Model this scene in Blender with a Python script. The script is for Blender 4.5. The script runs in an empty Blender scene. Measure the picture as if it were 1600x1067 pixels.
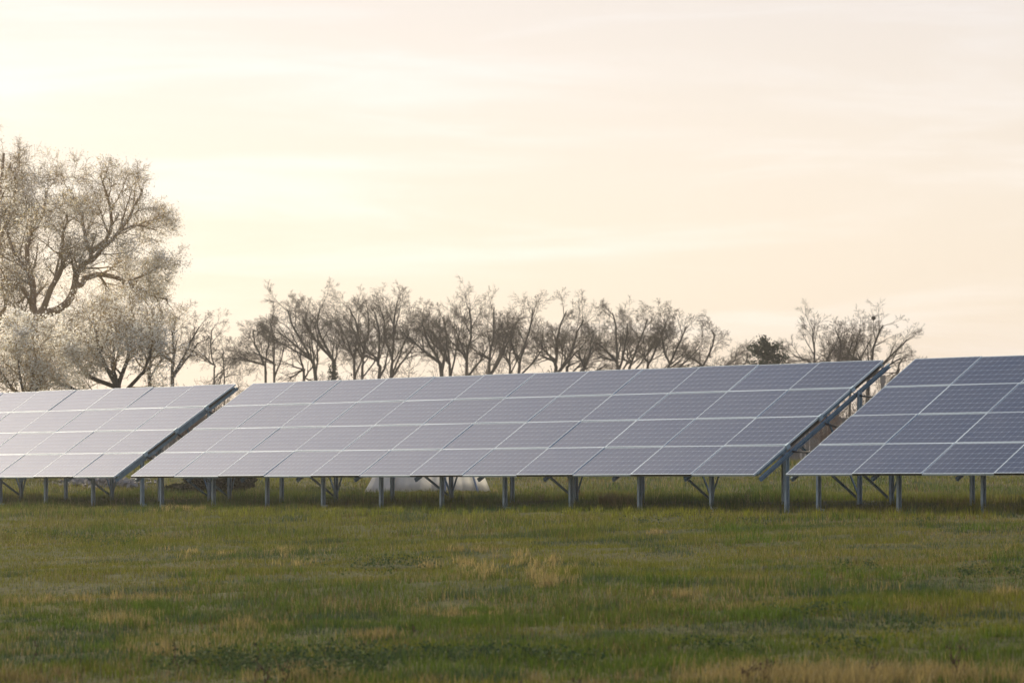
import bpy, math, random
import numpy as np
from mathutils import Vector, Matrix

random.seed(7)
rng = np.random.default_rng(7)
R = math.radians
scene = bpy.context.scene
col = scene.collection

# ------------------------------------------------------------------ camera
EYE = 1.6                       # eye height; image rows are measured from the horizon
F, CX, HY = 5601.0, 800.0, 758.8
cam_d = bpy.data.cameras.new('camera')
cam = bpy.data.objects.new('camera', cam_d)
col.objects.link(cam)
cam.location = (0, 0, EYE)
cam.rotation_euler = (R(90), 0, 0)
cam_d.sensor_width = 36
cam_d.lens = 36 * F / 1600
cam_d.shift_y = (HY - 533.5) / 1600
cam_d.clip_start = 0.5
cam_d.clip_end = 6000
cam_d.dof.use_dof = True
cam_d.dof.focus_distance = 72
cam_d.dof.aperture_fstop = 4.5
scene.camera = cam

# ------------------------------------------------------------------ sky + sun
SUN_AZ, SUN_EL = -40.0, 30.0     # azimuth from the view axis (left negative), elevation
sd = Vector((math.sin(R(SUN_AZ)) * math.cos(R(SUN_EL)), math.cos(R(SUN_AZ)) * math.cos(R(SUN_EL)), math.sin(R(SUN_EL))))
world = bpy.data.worlds.new('World')
scene.world = world
world.use_nodes = True
wn, wl = world.node_tree.nodes, world.node_tree.links
wn.clear()


def W(t, **kw):
    n = wn.new(t)
    for k, v in kw.items():
        setattr(n, k, v)
    return n


def wmath(op, a, b=None, c=None, clamp=False):
    n = W('ShaderNodeMath', operation=op, use_clamp=clamp)
    for i, v in enumerate((a, b, c)):
        if v is None:
            continue
        if isinstance(v, (int, float)):
            n.inputs[i].default_value = v
        else:
            wl.new(v, n.inputs[i])
    return n.outputs[0]


def wscale(colr, fac):
    n = W('ShaderNodeVectorMath', operation='SCALE')
    if isinstance(colr, tuple):
        n.inputs[0].default_value = colr
    else:
        wl.new(colr, n.inputs[0])
    if isinstance(fac, (int, float)):
        n.inputs['Scale'].default_value = fac
    else:
        wl.new(fac, n.inputs['Scale'])
    return n.outputs[0]


def wadd(a, b):
    n = W('ShaderNodeVectorMath', operation='ADD')
    wl.new(a, n.inputs[0])
    wl.new(b, n.inputs[1])
    return n.outputs[0]


sky = W('ShaderNodeTexSky', sky_type='NISHITA')
sky.sun_disc = False
sky.sun_elevation = R(SUN_EL)
sky.sun_rotation = R(SUN_AZ)
sky.air_density = 1.2
sky.dust_density = 1.2
sky.ozone_density = 1.5
geo = W('ShaderNodeNewGeometry')
nrm = W('ShaderNodeVectorMath', operation='SCALE')
wl.new(geo.outputs['Incoming'], nrm.inputs[0])
nrm.inputs['Scale'].default_value = -1.0
dirv = nrm.outputs[0]
sep = W('ShaderNodeSeparateXYZ')
wl.new(dirv, sep.inputs[0])
dotn = W('ShaderNodeVectorMath', operation='DOT_PRODUCT')
wl.new(dirv, dotn.inputs[0])
dotn.inputs[1].default_value = sd
ang = wmath('ARCCOSINE', wmath('MINIMUM', dotn.outputs['Value'], 0.999999))
zup = wmath('MAXIMUM', sep.outputs['Z'], 0.0)
# thin high cloud: looks denser towards the horizon (longer path), ragged by noise
mp = W('ShaderNodeMapping')
wl.new(dirv, mp.inputs[0])
mp.inputs['Scale'].default_value = (5.0, 5.0, 42.0)
mp.inputs['Rotation'].default_value = (0, R(-2.5), 0)
nz = W('ShaderNodeTexNoise')
wl.new(mp.outputs[0], nz.inputs['Vector'])
nz.inputs['Scale'].default_value = 1.6
nz.inputs['Detail'].default_value = 6
nz.inputs['Roughness'].default_value = 0.55
nz.inputs['Distortion'].default_value = 0.5
wisps = W('ShaderNodeMapRange', interpolation_type='SMOOTHSTEP')
wl.new(nz.outputs[0], wisps.inputs[0])
wisps.inputs[1].default_value = 0.42
wisps.inputs[2].default_value = 0.72
wisp = wisps.outputs[0]
thick = wmath('EXPONENT', wmath('MULTIPLY', zup, -3.0))                 # 1 at the horizon
lowg = wmath('EXPONENT', wmath('MULTIPLY', zup, -16.0))                 # dusty layer hugging the horizon
glow = wmath('EXPONENT', wmath('MULTIPLY', wmath('POWER', wmath('DIVIDE', ang, R(15.5)), 2.5), -1.0))
glow2 = wmath('EXPONENT', wmath('MULTIPLY', ang, -1.0 / R(14.0)))
CLEAR = 0.05
c_sky = wscale(sky.outputs[0], CLEAR)
c_veil = wadd(wscale((0.79, 0.452, 0.15), thick), wscale((0.01, 0.08, 0.19), 1.0))
c_low = wscale((-0.46, -0.21, 0.03), lowg)
c_glow = wscale((2.75, 2.45, 2.2), glow)
c_glow2 = wscale((0.09, 0.13, 0.27), glow2)
c_wisp = wscale((0.07, 0.10, 0.14), wmath('MULTIPLY', wisp, thick))
tot = wadd(wadd(wadd(c_sky, c_veil), wadd(c_low, c_glow)), wadd(c_glow2, c_wisp))
bg = W('ShaderNodeBackground')
wl.new(tot, bg.inputs[0])
bg.inputs[1].default_value = 1.0
wo = W('ShaderNodeOutputWorld')
wl.new(bg.outputs[0], wo.inputs[0])
world.cycles.sampling_method = 'MANUAL'
world.cycles.sample_map_resolution = 512

sun_d = bpy.data.lights.new('sun', 'SUN')
sun_d.energy = 5.0
sun_d.angle = R(13)
sun_d.color = (1.0, 0.84, 0.56)
sun = bpy.data.objects.new('sun', sun_d)
col.objects.link(sun)
sun.rotation_euler = (-sd).to_track_quat('-Z', 'Y').to_euler()

scene.view_settings.view_transform = 'Standard'
scene.view_settings.look = 'None'
scene.view_settings.exposure = 0.21
scene.view_settings.gamma = 1.0
scene.render.engine = 'CYCLES'
scene.cycles.max_bounces = 6
scene.cycles.transparent_max_bounces = 8
scene.cycles.volume_bounces = 0

# ------------------------------------------------------------------ helpers


def px(x, y, Y):
    """point at distance Y that is seen at photo pixel (x, y)"""
    return Vector(((x - CX) * Y / F, Y, EYE + (HY - y) * Y / F))


def tag(o, label=None, cat=None, group=None, kind=None):
    if label:
        o['label'] = label
    if cat:
        o['category'] = cat
    if group:
        o['group'] = group
    if kind:
        o['kind'] = kind
    return o


def empty(name, loc, rz=0):
    o = bpy.data.objects.new(name, None)
    o.location = loc
    o.rotation_euler = (0, 0, rz)
    o.empty_display_size = 0.3
    col.objects.link(o)
    return o


def link_mesh(name, me, parent=None, origin=None):
    o = bpy.data.objects.new(name, me)
    col.objects.link(o)
    if parent is not None:
        o.parent = parent
    elif origin is not None:
        o.location = origin
    return o


def np_mesh(name, verts, faces, mat, smooth=False, colattr=None, origin=(0, 0, 0)):
    """faces: (n,k) int array, all with k corners, or a list of such arrays"""
    me = bpy.data.meshes.new(name)
    if not isinstance(faces, list):
        faces = [faces]
    verts = np.asarray(verts, dtype=np.float32) - np.array(origin, dtype=np.float32)
    me.vertices.add(len(verts))
    me.vertices.foreach_set('co', verts.ravel())
    loops = np.concatenate([f.ravel() for f in faces]).astype(np.int32)
    tot_ = np.concatenate([np.full(len(f), f.shape[1]) for f in faces]).astype(np.int32)
    st = np.concatenate([[0], np.cumsum(tot_)[:-1]]).astype(np.int32)
    me.loops.add(len(loops))
    me.loops.foreach_set('vertex_index', loops)
    me.polygons.add(len(tot_))
    me.polygons.foreach_set('loop_start', st)
    me.polygons.foreach_set('loop_total', tot_)
    if smooth:
        me.polygons.foreach_set('use_smooth', np.ones(len(tot_), dtype=bool))
    if colattr is not None:
        a = me.color_attributes.new('tint', 'FLOAT_COLOR', 'POINT')
        c4 = np.ones((len(verts), 4), dtype=np.float32)
        c4[:, :3] = colattr
        a.data.foreach_set('color', c4.ravel())
    me.update(calc_edges=True)
    if mat:
        me.materials.append(mat)
    return me


class MB:
    """collects oriented boxes / prisms / tubes into one mesh"""

    def __init__(self):
        self.v, self.f, self.m = [], [], []

    def box(self, c, ax, ay, az, mi=0):
        """centre + three half-axis vectors"""
        i = len(self.v)
        for sx in (-1, 1):
            for sy in (-1, 1):
                for sz in (-1, 1):
                    self.v.append(c + ax * sx + ay * sy + az * sz)
        for q in ((0, 1, 3, 2), (4, 6, 7, 5), (0, 4, 5, 1), (2, 3, 7, 6), (0, 2, 6, 4), (1, 5, 7, 3)):
            self.f.append(tuple(i + k for k in q))
            self.m.append(mi)
        return self

    def prism(self, prof, p0, p1, u, w, mi=0):
        """extrude closed profile [(a,b)] (in u,w) from p0 to p1"""
        i, n = len(self.v), len(prof)
        for p in (p0, p1):
            for a, b in prof:
                self.v.append(p + u * a + w * b)
        for k in range(n):
            self.f.append((i + k, i + (k + 1) % n, i + n + (k + 1) % n, i + n + k))
            self.m.append(mi)
        self.f.append(tuple(i + k for k in reversed(range(n))))
        self.f.append(tuple(i + n + k for k in range(n)))
        self.m += [mi, mi]
        return self

    def cbar(self, p0, p1, u, w, a, b, t=0.004, mi=0):
        """C channel: web along u (width a), flanges along w (depth b)"""
        pr = [(-a / 2, 0), (a / 2, 0), (a / 2, b), (a / 2 - t, b), (a / 2 - t, t), (-a / 2 + t, t), (-a / 2 + t, b), (-a / 2, b)]
        return self.prism(pr, p0, p1, u, w, mi)

    def tube(self, pts, rad, n=6, mi=0):
        i = len(self.v)
        m = len(pts)
        for k, p in enumerate(pts):
            d = (pts[min(k + 1, m - 1)] - pts[max(k - 1, 0)]).normalized()
            u = d.orthogonal().normalized()
            w = d.cross(u)
            r = rad[k] if isinstance(rad, (list, tuple)) else rad
            for q in range(n):
                a = 2 * math.pi * q / n
                self.v.append(p + (u * math.cos(a) + w * math.sin(a)) * r)
        for k in range(m - 1):
            for q in range(n):
                self.f.append((i + k * n + q, i + k * n + (q + 1) % n, i + (k + 1) * n + (q + 1) % n, i + (k + 1) * n + q))
                self.m.append(mi)
        self.f.append(tuple(i + q for q in reversed(range(n))))
        self.f.append(tuple(i + (m - 1) * n + q for q in range(n)))
        self.m += [mi, mi]
        return self

    def poly(self, pts, mi=0):
        i = len(self.v)
        self.v += list(pts)
        self.f.append(tuple(range(i, i + len(pts))))
        self.m.append(mi)
        return self

    def mesh(self, name, mats, origin=Vector((0, 0, 0)), smooth=False):
        me = bpy.data.meshes.new(name)
        me.from_pydata([tuple(Vector(p) - Vector(origin)) for p in self.v], [], self.f)
        for m in (mats if isinstance(mats, (list, tuple)) else [mats]):
            me.materials.append(m)
        me.polygons.foreach_set('material_index', self.m)
        if smooth:
            me.polygons.foreach_set('use_smooth', [True] * len(self.f))
        me.update()
        return me

    def build(self, name, mats, parent=None, origin=Vector((0, 0, 0)), smooth=False):
        me = self.mesh(name, mats, origin, smooth)
        return link_mesh(name, me, parent, origin if parent is None else None)


def mat(name, base, rough=0.6, metal=0.0, spec=0.5):
    m = bpy.data.materials.new(name)
    m.use_nodes = True
    b = m.node_tree.nodes['Principled BSDF']
    b.inputs['Base Color'].default_value = (*base, 1)
    b.inputs['Roughness'].default_value = rough
    b.inputs['Metallic'].default_value = metal
    b.inputs['Specular IOR Level'].default_value = spec
    return m


def noise_mat(name, c0, c1, scale, rough=0.7, metal=0.0, detail=5, stretch=(1, 1, 1), lo=0.35, hi=0.65, bump=0.0, spec=0.4):
    m = mat(name, c0, rough, metal, spec)
    nt = m.node_tree
    N, L = nt.nodes, nt.links
    b = N['Principled BSDF']
    tc = N.new('ShaderNodeTexCoord')
    mpn = N.new('ShaderNodeMapping')
    mpn.inputs['Scale'].default_value = stretch
    L.new(tc.outputs['Object'], mpn.inputs[0])
    n = N.new('ShaderNodeTexNoise')
    n.inputs['Scale'].default_value = scale
    n.inputs['Detail'].default_value = detail
    L.new(mpn.outputs[0], n.inputs['Vector'])
    r = N.new('ShaderNodeValToRGB')
    r.color_ramp.elements[0].position = lo
    r.color_ramp.elements[1].position = hi
    r.color_ramp.elements[0].color = (*c0, 1)
    r.color_ramp.elements[1].color = (*c1, 1)
    L.new(n.outputs[0], r.inputs[0])
    L.new(r.outputs[0], b.inputs['Base Color'])
    if bump:
        bp = N.new('ShaderNodeBump')
        bp.inputs['Strength'].default_value = bump
        bp.inputs['Distance'].default_value = 0.02
        L.new(n.outputs[0], bp.inputs['Height'])
        L.new(bp.outputs[0], b.inputs['Normal'])
    return m


def attr_mat(name, rough=0.6, transl=0.35, gain=1.0):
    """colour comes from the 'tint' attribute; part of the light passes through (leaves, petals)"""
    m = bpy.data.materials.new(name)
    m.use_nodes = True
    N, L = m.node_tree.nodes, m.node_tree.links
    N.clear()
    at = N.new('ShaderNodeAttribute')
    at.attribute_name = 'tint'
    p = N.new('ShaderNodeBsdfPrincipled')
    p.inputs['Roughness'].default_value = rough
    p.inputs['Specular IOR Level'].default_value = 0.12
    t = N.new('ShaderNodeBsdfTranslucent')
    mx = N.new('ShaderNodeMixShader')
    mx.inputs[0].default_value = transl
    o = N.new('ShaderNodeOutputMaterial')
    L.new(at.outputs['Color'], p.inputs['Base Color'])
    L.new(at.outputs['Color'], t.inputs['Color'])
    L.new(p.outputs[0], mx.inputs[1])
    L.new(t.outputs[0], mx.inputs[2])
    L.new(mx.outputs[0], o.inputs[0])
    return m


# value noise in numpy -------------------------------------------------
_grids = {}


def vnoise(x, y, scale, seed):
    if seed not in _grids:
        _grids[seed] = np.random.default_rng(seed).random((256, 256))
    g = _grids[seed]
    x, y = np.asarray(x) * scale + 1000.3, np.asarray(y) * scale + 1000.7
    xi, yi = np.floor(x).astype(int), np.floor(y).astype(int)
    fx, fy = x - xi, y - yi
    fx, fy = fx * fx * (3 - 2 * fx), fy * fy * (3 - 2 * fy)
    a, b = g[xi % 256, yi % 256], g[(xi + 1) % 256, yi % 256]
    c, d = g[xi % 256, (yi + 1) % 256], g[(xi + 1) % 256, (yi + 1) % 256]
    return (a * (1 - fx) + b * fx) * (1 - fy) + (c * (1 - fx) + d * fx) * fy


def fbm(x, y, scale, seed, oct_=3):
    s, a, t = 0, 1, 0
    for k in range(oct_):
        s = s + a * vnoise(x, y, scale * 2 ** k, seed + k)
        t += a
        a *= 0.55
    return s / t


def sstep(e0, e1, x):
    t = np.clip((np.asarray(x, dtype=float) - e0) / (e1 - e0), 0, 1)
    return t * t * (3 - 2 * t)


# ------------------------------------------------------------------ the array's frame
PSI, TILT = R(49.724), R(32.35)
PW, PH = 1.66, 1.0                                     # panel pitch along the row and up the slope
rowv = Vector((math.cos(PSI), -math.sin(PSI), 0))      # along the row, to the right and nearer
back = Vector((math.sin(PSI), math.cos(PSI), 0))       # horizontally behind the row
slope = back * math.cos(TILT) + Vector((0, 0, math.sin(TILT)))
nor = rowv.cross(slope).normalized()
if nor.z < 0:
    nor = -nor
ORG = Vector((-8.511, 80.01, EYE + 0.205))             # lower left corner of the middle table


def at(s, v, n=0.0):
    return ORG + rowv * (s * PW) + slope * (v * PH) + nor * n


def ground_z(X, Y):
    X, Y = np.asarray(X, dtype=float), np.asarray(Y, dtype=float)
    p = (X - ORG.x) * back.x + (Y - ORG.y) * back.y
    z = EYE - 0.50 + 0.037 * np.clip(p, -60, 0)
    z = z + 0.20 * sstep(0.9, 3.4, p)
    z = z + 1.12 * sstep(101, 134, Y + 0.0 * X)
    z = z + (fbm(X, Y, 0.22, 11) - 0.5) * 0.16 * sstep(-1, -8, p) + (fbm(X, Y, 0.9, 21) - 0.5) * 0.09
    return z


def gz(X, Y):
    return float(ground_z(X, Y))


# ------------------------------------------------------------------ materials
M = {}
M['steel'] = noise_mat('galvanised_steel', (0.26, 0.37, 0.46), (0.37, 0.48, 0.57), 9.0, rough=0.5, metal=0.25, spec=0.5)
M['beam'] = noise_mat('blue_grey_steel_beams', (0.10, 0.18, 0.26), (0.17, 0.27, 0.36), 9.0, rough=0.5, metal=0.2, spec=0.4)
M['frame'] = mat('anodised_frame', (0.50, 0.60, 0.69), 0.4, 0.1)
M['black'] = mat('black_parts_and_shade', (0.012, 0.012, 0.016), 0.5)  # also paints the shaded space under the table ends
M['cable'] = mat('cable', (0.015, 0.018, 0.022), 0.5)


def solar_glass():
    m = bpy.data.materials.new('solar_cells_under_glass')
    m.use_nodes = True
    N, L = m.node_tree.nodes, m.node_tree.links
    b = N['Principled BSDF']

    def mt(op, a, c=None, clamp=False):
        n = N.new('ShaderNodeMath')
        n.operation = op
        n.use_clamp = clamp
        for i, v in enumerate((a, c)):
            if v is None:
                continue
            if isinstance(v, (int, float)):
                n.inputs[i].default_value = v
            else:
                L.new(v, n.inputs[i])
        return n.outputs[0]
    uv = N.new('ShaderNodeUVMap')
    sp = N.new('ShaderNodeSeparateXYZ')
    L.new(uv.outputs[0], sp.inputs[0])
    u, v = sp.outputs[0], sp.outputs[1]               # u 0..10, v 0..6: one unit per cell
    du = mt('ABSOLUTE', mt('SUBTRACT', mt('FRACT', mt('ADD', u, 0.5)), 0.5))   # distance to the nearest cell edge
    dv = mt('ABSOLUTE', mt('SUBTRACT', mt('FRACT', mt('ADD', v, 0.5)), 0.5))
    line_v = mt('LESS_THAN', dv, 0.022)
    line_u = mt('LESS_THAN', du, 0.014)
    diamond = mt('LESS_THAN', mt('ADD', du, dv), 0.12)
    bu = mt('ABSOLUTE', mt('SUBTRACT', mt('FRACT', mt('ADD', mt('MULTIPLY', v, 3.0), 0.0)), 0.5))
    bus = mt('LESS_THAN', bu, 0.02)
    m1 = mt('MAXIMUM', mt('MAXIMUM', line_v, line_u), diamond)
    cellc = N.new('ShaderNodeTexNoise')
    cellc.inputs['Scale'].default_value = 0.6
    L.new(uv.outputs[0], cellc.inputs['Vector'])
    oi = N.new('ShaderNodeObjectInfo')
    ramp = N.new('ShaderNodeMix')
    ramp.data_type = 'RGBA'
    ramp.inputs['A'].default_value = (0.006, 0.016, 0.048, 1)
    ramp.inputs['B'].default_value = (0.011, 0.024, 0.064, 1)
    L.new(oi.outputs['Random'], ramp.inputs['Factor'])
    mb = N.new('ShaderNodeMix')
    mb.data_type = 'RGBA'
    L.new(mt('MULTIPLY', bus, 0.3), mb.inputs['Factor'])
    L.new(ramp.outputs['Result'], mb.inputs['A'])
    mb.inputs['B'].default_value = (0.16, 0.18, 0.22, 1)
    mc = N.new('ShaderNodeMix')
    mc.data_type = 'RGBA'
    L.new(m1, mc.inputs['Factor'])
    L.new(mb.outputs['Result'], mc.inputs['A'])
    mc.inputs['B'].default_value = (0.19, 0.23, 0.29, 1)
    dn = N.new('ShaderNodeTexNoise')
    dtc = N.new('ShaderNodeTexCoord')
    dad = N.new('ShaderNodeVectorMath')
    dad.operation = 'ADD'
    L.new(dtc.outputs['Object'], dad.inputs[0])
    L.new(oi.outputs['Location'], dad.inputs[1])
    L.new(dad.outputs[0], dn.inputs['Vector'])
    dn.inputs['Scale'].default_value = 1.3
    dn.inputs['Detail'].default_value = 6
    md = N.new('ShaderNodeMix')
    md.data_type = 'RGBA'
    L.new(mt('MULTIPLY', mt('SUBTRACT', dn.outputs[0], 0.35, True), mt('ADD', mt('MULTIPLY', oi.outputs['Random'], 0.12), 0.03)), md.inputs['Factor'])
    L.new(mc.outputs['Result'], md.inputs['A'])
    md.inputs['B'].default_value = (0.32, 0.30, 0.27, 1)
    L.new(md.outputs['Result'], b.inputs['Base Color'])
    rn = N.new('ShaderNodeTexNoise')
    tc = N.new('ShaderNodeTexCoord')
    L.new(tc.outputs['Object'], rn.inputs['Vector'])
    rn.inputs['Scale'].default_value = 2.5
    rn.inputs['Detail'].default_value = 4
    L.new(mt('ADD', mt('MULTIPLY', rn.outputs[0], 0.08), 0.11), b.inputs['Roughness'])
    b.inputs['IOR'].default_value = 1.52
    return m


M['glass'] = solar_glass()
M['bark'] = noise_mat('bark', (0.032, 0.027, 0.024), (0.075, 0.064, 0.054), 3.0, rough=0.9, bump=0.3, stretch=(1, 1, 0.3))
M['twig'] = noise_mat('twigs', (0.050, 0.038, 0.031), (0.095, 0.072, 0.056), 1.5, rough=0.85)
M['grass'] = attr_mat('grass_blades', 0.55, 0.35)
M['petal'] = attr_mat('petals_and_young_leaves', 0.6, 0.6)
M['leaf'] = attr_mat('leaves', 0.85, 0.2)

M['pale_bark'] = noise_mat('veil_pale_bark', (0.28, 0.20, 0.13), (0.44, 0.33, 0.22), 3.0, rough=0.9, bump=0.3, stretch=(1, 1, 0.3))  # glare veiling the left trees is put into the bark colour
M['pale_twig'] = noise_mat('veil_pale_twigs', (0.30, 0.22, 0.12), (0.45, 0.33, 0.18), 1.5, rough=0.85)  # twigs lightened the same way, veil painted into their colour

# ------------------------------------------------------------------ ground sheet
ys = np.concatenate([np.linspace(-40, 20, 25)[:-1], np.linspace(20, 140, 241)[:-1], np.linspace(140, 260, 41)[:-1], np.geomspace(260, 4000, 18)])
xs = np.concatenate([-np.geomspace(40, 3000, 16)[::-1], np.linspace(-40, 40, 161)[1:-1], np.geomspace(40, 3000, 16)])
gx, gy = np.meshgrid(xs, ys)
gzv = ground_z(gx, gy)
vv = np.stack([gx.ravel(), gy.ravel(), gzv.ravel()], 1)
nx, ny = len(xs), len(ys)
ii = (np.arange(ny - 1)[:, None] * nx + np.arange(nx - 1)[None, :]).ravel()
ff = np.stack([ii, ii + 1, ii + nx + 1, ii + nx], 1)


def ground_mat():
    m = mat('meadow_soil', (0.05, 0.055, 0.02), 0.95, spec=0.1)
    N, L = m.node_tree.nodes, m.node_tree.links
    b = N['Principled BSDF']
    tc = N.new('ShaderNodeTexCoord')
    n1 = N.new('ShaderNodeTexNoise')
    n1.inputs['Scale'].default_value = 0.35
    n1.inputs['Detail'].default_value = 8
    n1.inputs['Roughness'].default_value = 0.65
    n2 = N.new('ShaderNodeTexNoise')
    n2.inputs['Scale'].default_value = 14
    n2.inputs['Detail'].default_value = 5
    for n in (n1, n2):
        L.new(tc.outputs['Object'], n.inputs['Vector'])
    r1 = N.new('ShaderNodeValToRGB')
    e = r1.color_ramp.elements
    e[0].position, e[0].color = 0.3, (0.045, 0.060, 0.018, 1)
    e[1].position, e[1].color = 0.7, (0.105, 0.098, 0.036, 1)
    L.new(n1.outputs[0], r1.inputs[0])
    r2 = N.new('ShaderNodeValToRGB')
    e = r2.color_ramp.elements
    e[0].position, e[0].color = 0.35, (0.35, 0.35, 0.35, 1)
    e[1].position, e[1].color = 0.7, (1.3, 1.3, 1.3, 1)
    L.new(n2.outputs[0], r2.inputs[0])
    mx = N.new('ShaderNodeMix')
    mx.data_type = 'RGBA'
    mx.blend_type = 'MULTIPLY'
    mx.inputs['Factor'].default_value = 1
    L.new(r1.outputs[0], mx.inputs['A'])
    L.new(r2.outputs[0], mx.inputs['B'])
    L.new(mx.outputs['Result'], b.inputs['Base Color'])
    bp = N.new('ShaderNodeBump')
    bp.inputs['Strength'].default_value = 0.6
    bp.inputs['Distance'].default_value = 0.05
    L.new(n2.outputs[0], bp.inputs['Height'])
    L.new(bp.outputs[0], b.inputs['Normal'])
    return m


g = link_mesh('ground', np_mesh('ground', vv, ff, ground_mat(), smooth=True))
tag(g, 'uneven meadow ground rising gently towards the solar tables', kind='structure')

# ------------------------------------------------------------------ solar tables
def grid_uv_panel(raised_black):
    pw, ph, t, lip = 1.651, 0.991, 0.038, 0.012
    X, Y, Z = Vector((1, 0, 0)), Vector((0, 1, 0)), Vector((0, 0, 1))
    me = bpy.data.meshes.new('solar_panel')
    hw, hh = pw / 2 - lip + 0.002, ph / 2 - lip + 0.002
    vs = [(-hw, -hh, -0.003), (hw, -hh, -0.003), (hw, hh, -0.003), (-hw, hh, -0.003),
          (-hw, -hh, -0.009), (hw, -hh, -0.009), (hw, hh, -0.009), (-hw, hh, -0.009)]
    me.from_pydata(vs, [], [(0, 1, 2, 3), (7, 6, 5, 4)])
    uvl = me.uv_layers.new(name='UVMap')
    # a pale margin surrounds the 10 x 6 cells
    co = [(-0.12, -0.1), (10.12, -0.1), (10.12, 6.1), (-0.12, 6.1)]
    for i, c in enumerate(co):
        uvl.data[i].uv = c
    for i, c in enumerate(reversed(co)):
        uvl.data[4 + i].uv = c
    me.materials.append(M['glass'])
    me.update()
    fr = MB()
    e = t / 2
    for sy in (-1, 1):
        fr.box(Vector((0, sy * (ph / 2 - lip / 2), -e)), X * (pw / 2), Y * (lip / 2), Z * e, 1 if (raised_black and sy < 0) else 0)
    for sx in (-1, 1):
        fr.box(Vector((sx * (pw / 2 - lip / 2), 0, -e)), X * (lip / 2), Y * (ph / 2 - lip), Z * (e - 0.0008), 0)
    # the outer side of a "black" lower rail gets the black material
    if raised_black:
        for k in range(6):
            pass
    fm = fr.mesh('panel_frame', [M['frame'], M['black']])
    # junction box under the panel
    jb = MB().box(Vector((0, ph / 2 - 0.12, -0.022)), X * 0.06, Y * 0.045, Z * 0.012)
    jm = jb.mesh('junction_box', M['black'])
    return me, fm, jm


P_A = grid_uv_panel(False)
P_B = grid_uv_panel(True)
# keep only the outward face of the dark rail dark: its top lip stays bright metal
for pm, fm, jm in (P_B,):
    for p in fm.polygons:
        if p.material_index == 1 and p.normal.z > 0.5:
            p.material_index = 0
rotm = Matrix((rowv, slope, nor)).transposed()      # panel x -> row, y -> slope, z -> normal


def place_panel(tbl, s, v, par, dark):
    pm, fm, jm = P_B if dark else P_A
    o = bpy.data.objects.new('solar_panel', pm)
    lift = 0.009 if par else 0.0
    c = at(s + 0.5, v + 0.5, lift) - tbl.location
    jit = Matrix.Rotation(random.gauss(0, 0.0022), 3, 'X') @ Matrix.Rotation(random.gauss(0, 0.0016), 3, 'Y')
    o.matrix_local = Matrix.Translation(c) @ (rotm @ jit).to_4x4()
    o.parent = tbl
    col.objects.link(o)
    for nm, me in (('frame', fm), ('junction_box', jm)):
        ch = bpy.data.objects.new(nm, me)
        ch.parent = o
        col.objects.link(ch)


UP = Vector((0, 0, 1))


def solar_table(s0, ncol, label, posts_n, from_left=True, phase=0):
    basep = at(s0, 0)
    basep.z = gz(basep.x, basep.y)
    t = empty('solar_table', basep)
    tag(t, label, 'solar table', 'tables of the solar array')
    for i in range(ncol):
        for v in range(4):
            par = (i + v + phase) % 2 == 0
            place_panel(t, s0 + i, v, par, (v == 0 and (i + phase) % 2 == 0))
    L_ = s0 + ncol
    # purlins under the joints of the panels
    for v in (0.12, 1.0, 2.0, 3.0, 3.9):
        m = MB()
        m.cbar(at(s0 - 0.01, v, -0.042), at(L_ + 0.012, v, -0.042), slope, -nor, 0.055, 0.05)
        m.build('purlin', M['steel'], t, basep)
    # end clamps at the outer edges, one object per clamp
    for sE in (L_ + 0.004,):
        for v in (1, 2, 3):
            m = MB()
            m.box(at(sE, v, -0.025), rowv * 0.022, slope * 0.05, nor * 0.045)
            m.build('clamp', M['steel'], t, basep)
    # strips added under the end panels; the black ones paint in the underside shade
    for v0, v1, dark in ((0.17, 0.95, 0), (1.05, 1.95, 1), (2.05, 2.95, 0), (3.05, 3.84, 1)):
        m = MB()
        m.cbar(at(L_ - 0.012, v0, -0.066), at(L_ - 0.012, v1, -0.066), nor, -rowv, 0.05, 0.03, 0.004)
        m.build('added_edge_strip', M['black'] if dark else M['beam'], t, basep)
    step = 1.2
    for k in range(posts_n):
        s = (s0 + 0.03 + step * k) if from_left else (L_ - 0.03 - step * k)
        # rafter
        m = MB()
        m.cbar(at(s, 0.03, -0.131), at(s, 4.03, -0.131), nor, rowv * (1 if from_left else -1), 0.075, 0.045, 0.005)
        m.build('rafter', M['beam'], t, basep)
        for nm, vv_, dp in (('post', 0.9, 0), ('post', 3.02, 0)):
            top = at(s, vv_, -0.15)
            g0 = gz(top.x, top.y)
            bot = Vector((top.x, top.y, g0 - 0.3))
            m = MB()
            off = rowv * (-0.07 if vv_ < 2 else 0.03)
            m.cbar(bot + off, top + off + UP * 0.05, back, rowv, 0.085, 0.05, 0.006)
            po = m.build(nm, M['steel'], t, basep)
            if k % 3 or vv_ > 2:
                continue
            fm_ = MB()
            fm_.box(Vector((top.x, top.y, g0 + 0.06)), rowv * 0.05, back * 0.058, UP * 0.035)
            fo = fm_.build('base_collar', M['steel'], None, basep)
            fo.location = (0, 0, 0)
            fo.parent = po
        # braces on every other post pair
        if k % 2 == 0:
            rear = at(s, 3.02, -0.15)
            gr = gz(rear.x, rear.y)
            low = Vector((rear.x, rear.y, gr + 0.12))
            m = MB()
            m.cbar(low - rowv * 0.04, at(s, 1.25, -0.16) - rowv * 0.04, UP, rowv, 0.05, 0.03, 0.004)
            m.build('brace', M['beam'], t, basep)
            for sg in (-1, 1):
                e = at(s + sg * 0.62, 3.0, -0.10)
                if s0 - 0.1 < s + sg * 0.62 < L_ + 0.1:
                    m = MB()
                    lo2 = low + back * 0.035
                    m.cbar(lo2, e, UP, back, 0.05, 0.03, 0.004)
                    m.build('brace', M['beam'], t, basep)
    return t


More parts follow.
